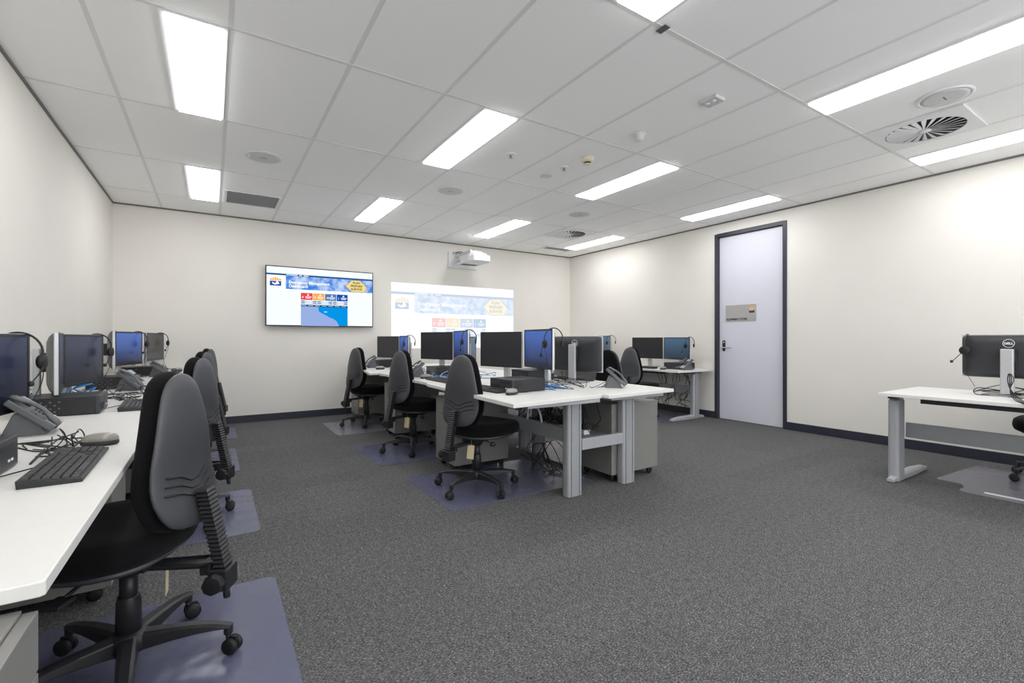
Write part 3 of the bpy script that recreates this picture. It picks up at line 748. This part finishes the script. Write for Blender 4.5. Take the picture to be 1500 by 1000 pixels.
# ------------------------------------------------------------------ monitors (screen looks to -Y local, panel pivot = centre of front face)
MW, MH = .515, .318
def make_monitor(label):
    t = thing('computer_monitor', label, 'monitor', group='flat computer monitors')
    hw, hh = MW/2, MH/2
    # panel parts sit around (0,0,0) and are lifted per copy
    b = MB(); b.box(-hw, hw, .0015, .020, -hh, hh); b.build('side_frame', 'monsilver', t, bevel=.003)
    b = MB()
    for x0, x1, z0, z1 in ((-hw+.002, -hw+.016, -hh+.002, hh-.002), (hw-.016, hw-.002, -hh+.002, hh-.002), (-hw+.016, hw-.016, hh-.016, hh-.002), (-hw+.016, hw-.016, -hh+.002, -hh+.02)):
        b.box(x0, x1, -.0015, .0015, z0, z1)
    b.build('bezel', 'bezel', t, bevel=.0008)
    MB().box(-hw+.016, hw-.016, .0, .0014, -hh+.02, hh-.016).build('screen', 'scr_grey', t)
    b = MB(); rings = []
    for y, q in ((.020, .99), (.029, .95), (.040, .86), (.050, .70), (.052, .6)):
        rings.append([(se(2*PI*i/56, 14)[0]*hw*q, y, se(2*PI*i/56, 14)[1]*hh*q) for i in range(56)])
    b.loft(rings); rcv = b.build('rear_cover', 'monback', t)
    b = MB(); rg = []
    T = Matrix.Translation((.0, .0528, hh*.60)) @ Matrix.Rotation(PI, 4, 'Z') @ Matrix.Rotation(PI/2, 4, 'X')
    b.loft([[(r*math.cos(2*PI*i/32), r*math.sin(2*PI*i/32), 0) for i in range(32)] for r in (.031, .0278)], cap=False, T=T)
    add_text(b, 'DELL', .0205, T @ Matrix.Translation((0, -.0072, 0)), bold=.0009, align='CENTER'); b.build('maker_badge', 'label_white', rcv)
    b = MB(); b.tube([(-.01, .051, -.01), (.01, .051, -.01)], .001, 4); b.box(-.045, .045, .050, .078, -.05, .05); b.build('mount', 'blackp', t, bevel=.003)
    b = MB(); b.box(-.034, .034, 0, .030, .008, .338); b.build('stand', 'monsilver', t, bevel=.006, loc=(0, .079, 0))
    b = MB(); b.prism([(-.12, .0), (.12, .0), (.125, .15), (.06, .185), (-.06, .185), (-.125, .15)], .0, .010); b.build('base_plate', 'alu_dark', t, bevel=.003, loc=(0, -.01, 0))
    return t
mons = []
MP = make_monitor('x')
def monitor(e0, e1, ztop, desk, label, scr='scr_grey', base=True, back=None):
    """e0/e1: world xy of the left and right edge as the user sees them"""
    global MP
    first = not mons
    v = Vector((e1[0]-e0[0], e1[1]-e0[1])); c = ((e0[0]+e1[0])/2, (e0[1]+e1[1])/2); a = math.atan2(v.y, v.x)
    o = MP if first else dup(MP, (0, 0, 0), 0, label)
    o['label'] = label; o.location = (c[0], c[1], desk); o.rotation_euler = (0, 0, a)
    zc = ztop-MH/2-desk
    for q in [q for q in bpy.data.objects if q.parent == o]:
        n = q.name.split('.')[0]
        if n in ('side_frame', 'bezel', 'screen', 'rear_cover', 'mount'):
            q.location.z = zc
            if n == 'screen':
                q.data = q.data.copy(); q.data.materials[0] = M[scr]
            if n == 'rear_cover' and back: q.data = q.data.copy(); q.data.materials[0] = M[back]
    o['_z'] = zc
    mons.append(o); return o
u = 'left wall'
m = {}
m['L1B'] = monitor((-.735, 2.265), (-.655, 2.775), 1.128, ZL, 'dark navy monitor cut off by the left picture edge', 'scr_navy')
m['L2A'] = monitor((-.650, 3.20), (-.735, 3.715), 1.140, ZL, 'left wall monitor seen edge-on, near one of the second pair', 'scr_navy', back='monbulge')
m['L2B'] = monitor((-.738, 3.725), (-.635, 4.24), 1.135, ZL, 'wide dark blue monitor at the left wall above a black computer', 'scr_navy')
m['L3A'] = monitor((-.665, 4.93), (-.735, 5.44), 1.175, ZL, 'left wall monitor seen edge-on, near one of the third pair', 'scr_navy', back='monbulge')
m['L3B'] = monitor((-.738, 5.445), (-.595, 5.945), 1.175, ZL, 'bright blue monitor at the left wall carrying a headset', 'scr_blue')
m['L4A'] = monitor((-.585, 6.01), (-.625, 6.52), 1.172, ZL, 'left wall monitor seen edge-on, near one of the farthest pair', back='monbulge')
m['L4B'] = monitor((-.612, 6.53), (-.50, 7.03), 1.175, ZL, 'grey monitor at the left wall, closest to the back wall')
m['I1A'] = monitor((2.115, 3.845), (2.245, 3.34), 1.170, ZL, 'wide grey monitor above the nearest island chair')
m['I1B'] = monitor((2.262, 3.325), (2.175, 2.82), 1.185, ZL, 'blue monitor at the near end of the island, headset on top', 'scr_blue')
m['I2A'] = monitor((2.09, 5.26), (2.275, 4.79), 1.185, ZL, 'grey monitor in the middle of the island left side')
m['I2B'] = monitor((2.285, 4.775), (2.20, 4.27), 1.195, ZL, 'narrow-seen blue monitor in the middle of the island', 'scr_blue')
m['I3A'] = monitor((2.10, 7.04), (2.262, 6.56), 1.145, ZL, 'grey monitor at the far end of the island')
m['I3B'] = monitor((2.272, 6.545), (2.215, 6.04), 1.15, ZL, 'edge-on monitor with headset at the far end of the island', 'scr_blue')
m['R1N'] = monitor((2.86, 2.99), (2.70, 3.47), 1.130, ZL, 'monitor seen from behind on the near right island desk')
m['R1F'] = monitor((2.72, 3.50), (2.86, 4.0), 1.10, ZL, 'dark monitor behind the blue one on the right island desk')
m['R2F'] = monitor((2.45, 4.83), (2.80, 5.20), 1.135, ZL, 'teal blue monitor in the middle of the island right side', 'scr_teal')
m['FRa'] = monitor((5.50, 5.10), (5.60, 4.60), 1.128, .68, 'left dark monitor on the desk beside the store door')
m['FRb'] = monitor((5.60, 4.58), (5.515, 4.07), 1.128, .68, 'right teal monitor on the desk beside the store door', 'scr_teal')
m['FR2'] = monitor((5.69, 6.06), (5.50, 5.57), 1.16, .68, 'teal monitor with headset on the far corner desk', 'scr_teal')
m['NR'] = monitor((4.90, .645), (4.90, 1.16), 1.137, .695, 'monitor seen from behind on the desk at the right picture edge')
for o in mons:
    if o is not None: del o['_z']

# ------------------------------------------------------------------ headsets: saddle over the top edge
def make_headset(label):
    t = thing('headset', label, 'headset', group='black telephone headsets')
    r = .080; pts = [(0, r*math.cos(R(a)), r*math.sin(R(a))*1.08-.075) for a in range(-18, 199, 12)]
    b = MB(); b.tube(pts, .0045, 8); b.build('headband', 'blackp', t)
    b = MB(); b.lathe([(.008, 0), (.03, .002), (.033, .012), (.026, .022), (.008, .024)], 20, T=Matrix.Translation((0, -.088, -.112)) @ Matrix.Rotation(-PI/2, 4, 'X')); b.build('ear_cushion', 'rubber', t)
    b = MB(); b.box(-.012, .012, .066, .078, -.13, -.085); b.build('temple_pad', 'rubber', t, bevel=.004)
    b = MB(); b.tube(spline([(0, -.082, -.115), (-.03, -.085, -.15), (-.06, -.075, -.185), (-.075, -.068, -.20)]), .0028, 6); b.lathe([(.004, 0), (.010, .004), (.010, .018), (.004, .022)], 10, T=Matrix.Translation((-.075, -.072, -.21))); b.build('microphone_boom', 'blackp', t)
    b = MB(); b.tube(spline([(0, -.082, -.14), (.015, -.07, -.2), (.0, -.05, -.27), (.02, -.03, -.33), (.05, -.04, -.385)]), .0018, 6); b.build('cord', 'cable', t)
    return t
HS = None
def headset(mon, side, label, flip=False, dz=0):
    global HS
    hw = MW/2-.028
    lb = Vector((side*hw, .026 if not flip else .0, 0))
    a = mon.rotation_euler.z
    p = Matrix.Rotation(a, 4, 'Z') @ lb
    zt = mon.location.z + [q for q in bpy.data.objects if q.parent == mon and q.name.startswith('screen')][0].location.z + MH/2
    loc = (mon.location.x+p.x, mon.location.y+p.y, zt-.0065+dz)
    if HS is None: HS = make_headset(label); o = HS; o.location = loc; o.rotation_euler = (0, 0, a+(PI if flip else 0))
    else: o = dup(HS, loc, a+(PI if flip else 0), label)
    return o
headset(m['L1B'], 1, 'large headset on the monitor cut off at the left picture edge')
headset(m['L2B'], 1, 'headset on the wide dark blue monitor at the left wall')
headset(m['L3B'], 1, 'headset on the bright blue monitor at the left wall')
headset(m['L4B'], 1, 'headset on the farthest left wall monitor')
headset(m['I1B'], 1, 'headset on the blue monitor at the near end of the island')
headset(m['I2B'], 1, 'headset on the narrow blue monitor mid island')
headset(m['I3B'], 1, 'headset on the edge-on monitor at the far end of the island')
headset(m['FRb'], 1, 'headset on the teal monitor beside the store door')
headset(m['FR2'], 1, 'headset on the far corner desk monitor')
headset(m['NR'], 1, 'headset on the monitor at the right picture edge', True)

# ------------------------------------------------------------------ computers, keyboards, mice, phones
def make_pc(label):
    t = thing('desktop_computer', label, 'computer', group='black small desktop computers')
    b = MB(); b.box(-.15, .132, -.145, .145, .004, .093)
    for i in range(4): b.box((-.13, -.13, .10, .10)[i], (-.10, -.10, .13, .13)[i], (-.12, .1, -.12, .1)[i], (-.1, .12, -.1, .12)[i], 0, .004)
    b.build('case', 'pc', t, bevel=.003)
    MB().box(.1325, .15, -.145, .145, .004, .093).build('front_panel', 'pcfront', t, bevel=.003)
    b = MB()
    for i in range(14): b.box(.1501, .1507, -.135+.009*i, -.131+.009*i, .015, .05)
    b.build('front_grille', 'ventdark', t)
    b = MB(); b.box(.1501, .1512, -.01, .12, .062, .078); b.build('disc_drive', 'blackp', t, bevel=.0005)
    b = MB()
    for k in range(2): b.box(.1501, .152, .06+.025*k, .072+.025*k, .025, .032)
    b.build('ports', 'label_white', t)
    b = MB()
    for i in range(8):
        for j in range(4):
            if (i+j) % 2 == 0: b.box(-.12+.016*i, -.112+.016*i, -.1462, -.1451, .02+.016*j, .028+.016*j)
    b.build('side_vents', 'phone', t)
    return t
PC = None
for x, y, z, rz, lab in [
    (-.655, 1.885, ZL, 0, 'black desktop computer at the left picture edge behind the keyboard'),
    (-.645, 3.31, ZL, .04, 'black desktop computer under the wide dark blue monitor'),
    (-.655, 4.80, ZL, .02, 'black desktop computer by the third left wall station'),
    (-.66, 6.28, ZL, 0, 'black desktop computer on the last left wall desk'),
    (1.93, 2.93, ZL, PI+.05, 'black desktop computer under the nearest island monitors'),
    (2.09, 4.60, ZL, PI-.05, 'black desktop computer under the middle island monitors'),
    (2.02, 6.42, ZL, PI, 'black desktop computer at the far end of the island'),
    (2.60, 3.68, ZL, 0, 'black desktop computer on the near right island desk'),
    (5.56, 4.28, .68, PI, 'black desktop computer under the monitors beside the door')]:
    if PC is None: PC = make_pc(lab); PC.location = (x, y, z); PC.rotation_euler = (0, 0, rz)
    else: dup(PC, (x, y, z), rz, lab)

def make_keyboard(label):   # long axis X, user at -Y
    t = thing('keyboard', label, 'keyboard', group='black keyboards')
    b = MB(); rings = []
    for x in (-.222, .222):
        rings.append([(x, -.064, 0), (x, .064, 0), (x, .066, .022), (x, -.064, .010)])
    b.loft(rings, smooth=False); b.build('body', 'kbody', t, bevel=.002)
    k = MB(); sl = .012/.13
    def key(x0, x1, y0, y1):
        z0 = .010+(y0+.064)*sl; z1 = .010+(y1+.064)*sl
        k.add([(x0, y0, z0), (x1, y0, z0), (x1, y1, z1), (x0, y1, z1), (x0+.002, y0+.002, z0+.006), (x1-.002, y0+.002, z0+.006), (x1-.002, y1-.001, z1+.006), (x0+.002, y1-.001, z1+.006)], [(4, 5, 6, 7), (0, 1, 5, 4), (1, 2, 6, 5), (2, 3, 7, 6), (3, 0, 4, 7)])
    p = .0186
    for r in range(6):
        y0 = -.056+.0188*r+(.004 if r == 5 else 0)
        if r == 0:
            for a, b_ in ((0, 1.3), (1.3, 2.5), (2.5, 3.7), (3.7, 9.7), (9.7, 11), (11, 12.2), (12.2, 13.4), (13.4, 15)): key(-.214+a*p, -.214+b_*p-.0022, y0, y0+.0165)
        else:
            for c in range(15): key(-.214+c*p, -.214+(c+1)*p-.0022, y0, y0+.0165)
        for c in range(3):
            if r in (0, 4, 5, 3) or (r == 1 and c == 1): key(.071+c*p, .071+(c+1)*p-.0022, y0, y0+.0165)
        if r < 5:
            for c in range(4): key(.134+c*p, .134+(c+1)*p-.0022, y0, y0+.0165)
    k.build('keys', 'keys', t)
    b = MB(); b.tube(spline([(-.02, .066, .014), (-.03, .11, .006), (-.08, .16, .004), (-.06, .22, .004)]), .002, 6); b.build('cord', 'cable', t)
    return t
KB = None
for x, y, z, rz, lab in [
    (-.365, 1.91, ZL, PI/2+.02, 'black keyboard in the left foreground on the nearest desk'),
    (-.37, 3.42, ZL, PI/2+.05, 'black keyboard on the second left wall desk'),
    (-.38, 6.45, ZL, PI/2, 'black keyboard on the last left wall desk'),
    (1.735, 3.05, ZL, -PI/2+.08, 'dark keyboard behind the nearest island chair'),
    (1.76, 3.93, ZL, -PI/2, 'dark keyboard behind the middle island chair'),
    (2.87, 3.40, ZL, PI/2, 'black keyboard on the right side of the island'),
    (5.30, 4.72, .68, -PI/2, 'black keyboard on the desk beside the store door')]:
    if KB is None: KB = make_keyboard(lab); KB.location = (x, y, z); KB.rotation_euler = (0, 0, rz)
    else: dup(KB, (x, y, z), rz, lab)

def make_mouse(label):
    t = thing('computer_mouse', label, 'mouse', group='computer mice')
    rings = []
    for sc, z in ((.90, .0), (1., .008), (.98, .018)):
        rings.append([(math.cos(2*PI*i/24)*.031*sc, math.sin(2*PI*i/24)*.056*sc, z) for i in range(24)])
    MB().loft(rings).build('body', 'blackp', t)
    rings = []
    for sc, z in ((.985, .0182), (.94, .029), (.78, .038), (.45, .043), (.1, .044)):
        rings.append([(math.cos(2*PI*i/24)*.031*sc, math.sin(2*PI*i/24)*.056*sc-.006*(1-sc), z) for i in range(24)])
    MB().loft(rings).build('top_shell', 'mouse_top', t)
    MB().lathe([(.004, -.004), (.006, -.003), (.006, .003), (.004, .004)], 12, T=Matrix.Translation((0, .034, .033)) @ Matrix.Rotation(PI/2, 4, 'Y')).build('wheel', 'rubber', t)
    b = MB(); b.tube(spline([(0, .056, .012), (.01, .09, .03), (.0, .11, .07), (-.02, .09, .045), (-.03, .12, .006), (0, .18, .004)]), .002, 6); b.build('cord', 'cable', t)
    return t
MS = None
for x, y, z, rz, lab in [
    (-.345, 2.235, ZL, PI/2-.1, 'silver-topped mouse past the left foreground keyboard'),
    (-.36, 6.80, ZL, PI/2, 'mouse on the last left wall desk'),
    (1.745, 2.72, ZL, -PI/2+.3, 'mouse near the island corner behind the nearest chair'),
    (1.745, 4.27, ZL, -PI/2, 'mouse in the middle of the island left side'),
    (1.78, 5.85, ZL, -PI/2, 'mouse at the far end of the island'),
    (5.27, 4.32, .68, -PI/2, 'pale mouse on the desk beside the store door')]:
    if MS is None: MS = make_mouse(lab); MS.location = (x, y, z); MS.rotation_euler = (0, 0, rz)
    else: dup(MS, (x, y, z), rz, lab)

def make_phone(label):      # user at -Y
    t = thing('desk_phone', label, 'telephone', group='grey desk telephones')
    b = MB(); tilt = R(42)
    T = Matrix.Translation((0, -.085, .014)) @ Matrix.Rotation(tilt, 4, 'X')
    b.box(-.095, .105, 0, .205, 0, .028, T=T); b.build('body', 'phone', t, bevel=.006)
    b = MB(); b.prism([(-.05, .0), (.10, .0), (.06, .10), (.0, .115)], -.075, .075, T=Matrix.Translation((0, -.02, .0)) @ Matrix(((0, 0, 1, 0), (1, 0, 0, 0), (0, 1, 0, 0), (0, 0, 0, 1)))); b.build('foot_stand', 'phone', t, bevel=.004)
    b = MB(); b.box(-.085, .095, .002, .05, .0282, .032, T=T)
    for i in range(4):
        for j in range(3): b.box(-.005+.026*j, .012+.026*j, .055+.017*i, .066+.017*i, .0282, .032, T=T, mi=1)
    b.build('keypad', ['phonelight', 'blackp'], t, bevel=.0008)
    b = MB(); b.box(-.012, .095, .135, .198, .0282, .036, T=T); b.build('display_frame', 'blackp', t, bevel=.002)
    b = MB(); b.box(-.004, .087, .142, .191, .0362, .0368, T=T); b.build('display', 'lcd', t)
    b = MB(); rings = []
    for y, z, w_, h_ in ((-.004, .036, .020, .010), (.01, .040, .025, .014), (.045, .046, .024, .012), (.09, .058, .017, .009), (.14, .056, .018, .009), (.17, .046, .025, .012), (.20, .040, .025, .012), (.212, .036, .018, .008)):
        rings.append([(-.058+math.cos(2*PI*i/12)*w_, y, z+math.sin(2*PI*i/12)*h_) for i in range(12)])
    b.loft(rings, T=T); b.build('handset', 'phone', t)
    b = MB()
    pts = []
    for i in range(140):
        f = i/139; a = f*2*PI*22
        pts.append(T @ Vector((-.07-.02*math.sin(f*PI), .0-.03*math.sin(f*PI)+.004*math.cos(a)+f*.1, -.02*math.sin(f*PI)+.03+.004*math.sin(a))))
    b.tube(pts, .0016, 4); b.build('coiled_cord', 'cable', t)
    t.scale = (.88, .88, .88)
    return t
PH = None
for x, y, z, rz, lab in [
    (-.63, 2.66, ZL, PI/2+.05, 'grey desk phone in the left foreground below the cut-off monitor'),
    (-.52, 4.50, ZL, PI/2-.3, 'grey desk phone on the third left wall station'),
    (-.46, 5.98, ZL, PI/2-.3, 'grey desk phone on the last left wall desk'),
    (1.76, 4.52, ZL, -PI/2-.2, 'desk phone with lit display behind the middle island chair'),
    (1.80, 6.27, ZL, -PI/2-.2, 'desk phone with lit display at the far end of the island'),
    (2.70, 2.70, ZL, PI/2-.7, 'grey desk phone on the near right corner of the island'),
    (5.48, 3.90+.2, .68, -PI/2-.4, 'grey desk phone under the teal monitor by the door')]:
    if PH is None: PH = make_phone(lab); PH.location = (x, y, z); PH.rotation_euler = (0, 0, rz)
    else: dup(PH, (x, y, z), rz, lab)

# ------------------------------------------------------------------ cable tangles (nobody could count them)
def tangle(label, x0, x1, y0, y1, z0, z1, n, m='cable', r=.0022, name='cable_tangle', hang=False):
    b = MB()
    for i in range(n):
        pts = []
        k = random.randint(4, 7)
        cx, cy = random.uniform(x0, x1), random.uniform(y0, y1)
        for j in range(k):
            if hang:
                zz = z1-(z1-z0)*math.sin(PI*(j/(k-1))*.5+0)*(random.uniform(.75, 1)) if j else z1
                pts.append((min(x1, max(x0, cx+random.uniform(-.06, .06))), min(y1, max(y0, cy+random.uniform(-.09, .09))), max(z0, zz)))
            else:
                zz = z0+r if random.random() < .6 else random.uniform(z0+r, z1)
                pts.append((min(x1, max(x0, cx+random.uniform(-.12, .12))), min(y1, max(y0, cy+random.uniform(-.2, .2))), zz))
        pts = [p for p in spline(pts, 7)]
        pts = [Vector((p.x, p.y, max(p.z, z0+r))) for p in pts]
        b.tube(pts, r, 6)
    o = b.build(name, m); tag(o, label, 'cables', None, 'stuff'); return o
tangle('tangle of thin black cables beside the left foreground keyboard', -.60, -.42, 2.0, 2.42, ZL, ZL+.05, 7)
tangle('black cables behind the second left wall computer', -.92, -.55, 3.55, 4.2, ZL, ZL+.09, 12)
tangle('pile of black cables past the second left wall keyboard', -.62, -.30, 3.75, 4.45, ZL, ZL+.06, 12)
tangle('black cables on the last left wall desk', -.70, -.3, 5.9, 6.7, ZL, ZL+.08, 10)
tangle('blue network cable loops under the wide dark blue monitor', -.74, -.56, 3.62, 3.98, ZL, ZL+.11, 4, 'bluecable', .004, 'network_cable')
tangle('blue network cables across the near island desks', 2.10, 2.60, 2.75, 3.5, ZL, ZL+.03, 6, 'bluecable', .0035, 'network_cable')
tangle('blue network cables in the middle of the island', 1.85, 2.55, 3.95, 4.45, ZL, ZL+.03, 6, 'bluecable', .0035, 'network_cable')
tangle('black cables between the near island monitors', 2.10, 2.70, 2.75, 3.5, ZL, ZL+.08, 12)
tangle('black cables around the middle island computer', 1.95, 2.55, 4.2, 5.2, ZL, ZL+.08, 14)
tangle('white cable loops among the middle island equipment', 1.9, 2.4, 4.0, 5.0, ZL, ZL+.07, 6, 'whitecable', .003)
tangle('black cables at the far end of the island', 1.85, 2.4, 6.0, 6.8, ZL, ZL+.07, 10)
tangle('bundle of black cables hanging under the near end of the island', 2.14, 2.50, 2.62, 3.35, .38, .69, 34, r=.0035, hang=True)
tangle('loose black cables trailing on the floor under the island', 2.15, 2.55, 2.72, 3.4, .006, .30, 8, r=.0035)
tangle('black cables hanging below the desk beside the store door', 5.45, 5.8, 4.15, 5.0, .03, .65, 12, r=.004, hang=True)
tangle('black cables under the monitor at the right picture edge', 4.70, 5.05, .65, 1.12, .695, .76, 9, r=.003)
# cable bundle out of the stand on the right-hand desk
b = MB()
for k in range(4):
    b.tube(spline([(4.735-.0, .87+.004*k, .86), (4.70, .85+.01*k, .82), (4.66, .86, .76), (4.50, .82-.01*k, .715), (4.288, .74-.02*k, .70-.004*k), (4.283, .66-.03*k, .675), (4.283, .55-.03*k, .685)]), .003, 6)
tag(b.build('cable_bundle', 'cable'), 'black cable bundle draped over the edge of the right-hand desk', 'cables', None, 'stuff')
# power boards and clutter under the island
s = thing('power_board', 'white power board with plugs in the tray under the island end', 'power board', (2.40, 2.85, .3762))
MB().box(-.03, .03, -.17, .17, 0, .035).build('housing', 'wplastic', s, bevel=.004)
b = MB()
for i in range(5): b.box(-.022, .022, -.155+.066*i, -.115+.066*i, .0352, .075)
b.build('plugs', 'blackp', s, bevel=.004)
o = MB(); o.tube(spline([(2.06, 3.05, .475), (2.05, 3.02, .56), (2.05, 2.96, .60), (2.05, 2.88, .56), (2.06, 2.86, .475)], 8), .008, 8)
tag(o.build('grey_cable_loop', 'whitecable', loc=(.045, 0, -.003)), 'thick pale cable loop rising from the beam under the island', 'cable')

# ------------------------------------------------------------------ camera
cam = bpy.data.cameras.new('camera'); co = bpy.data.objects.new('camera', cam); COL.objects.link(co)
co.location = (0, 0, 1.107); co.rotation_euler = (PI/2, 0, -.5694)
cam.sensor_width = 36; cam.lens = 683.4/1500*36; cam.shift_x = 1/1500; cam.shift_y = -4/1500; cam.clip_start = .02
S.camera = co
# ------------------------------------------------------------------ world and view
w = bpy.data.worlds.new('world'); S.world = w; w.use_nodes = True
w.node_tree.nodes['Background'].inputs[0].default_value = (.93, .965, 1., 1); w.node_tree.nodes['Background'].inputs[1].default_value = 1.7
S.view_settings.view_transform = 'Standard'; S.view_settings.look = 'None'; S.view_settings.gamma = 1; S.view_settings.exposure = 1.27
S.view_settings.use_curve_mapping = False
S.cycles.max_bounces = 14; S.cycles.diffuse_bounces = 12
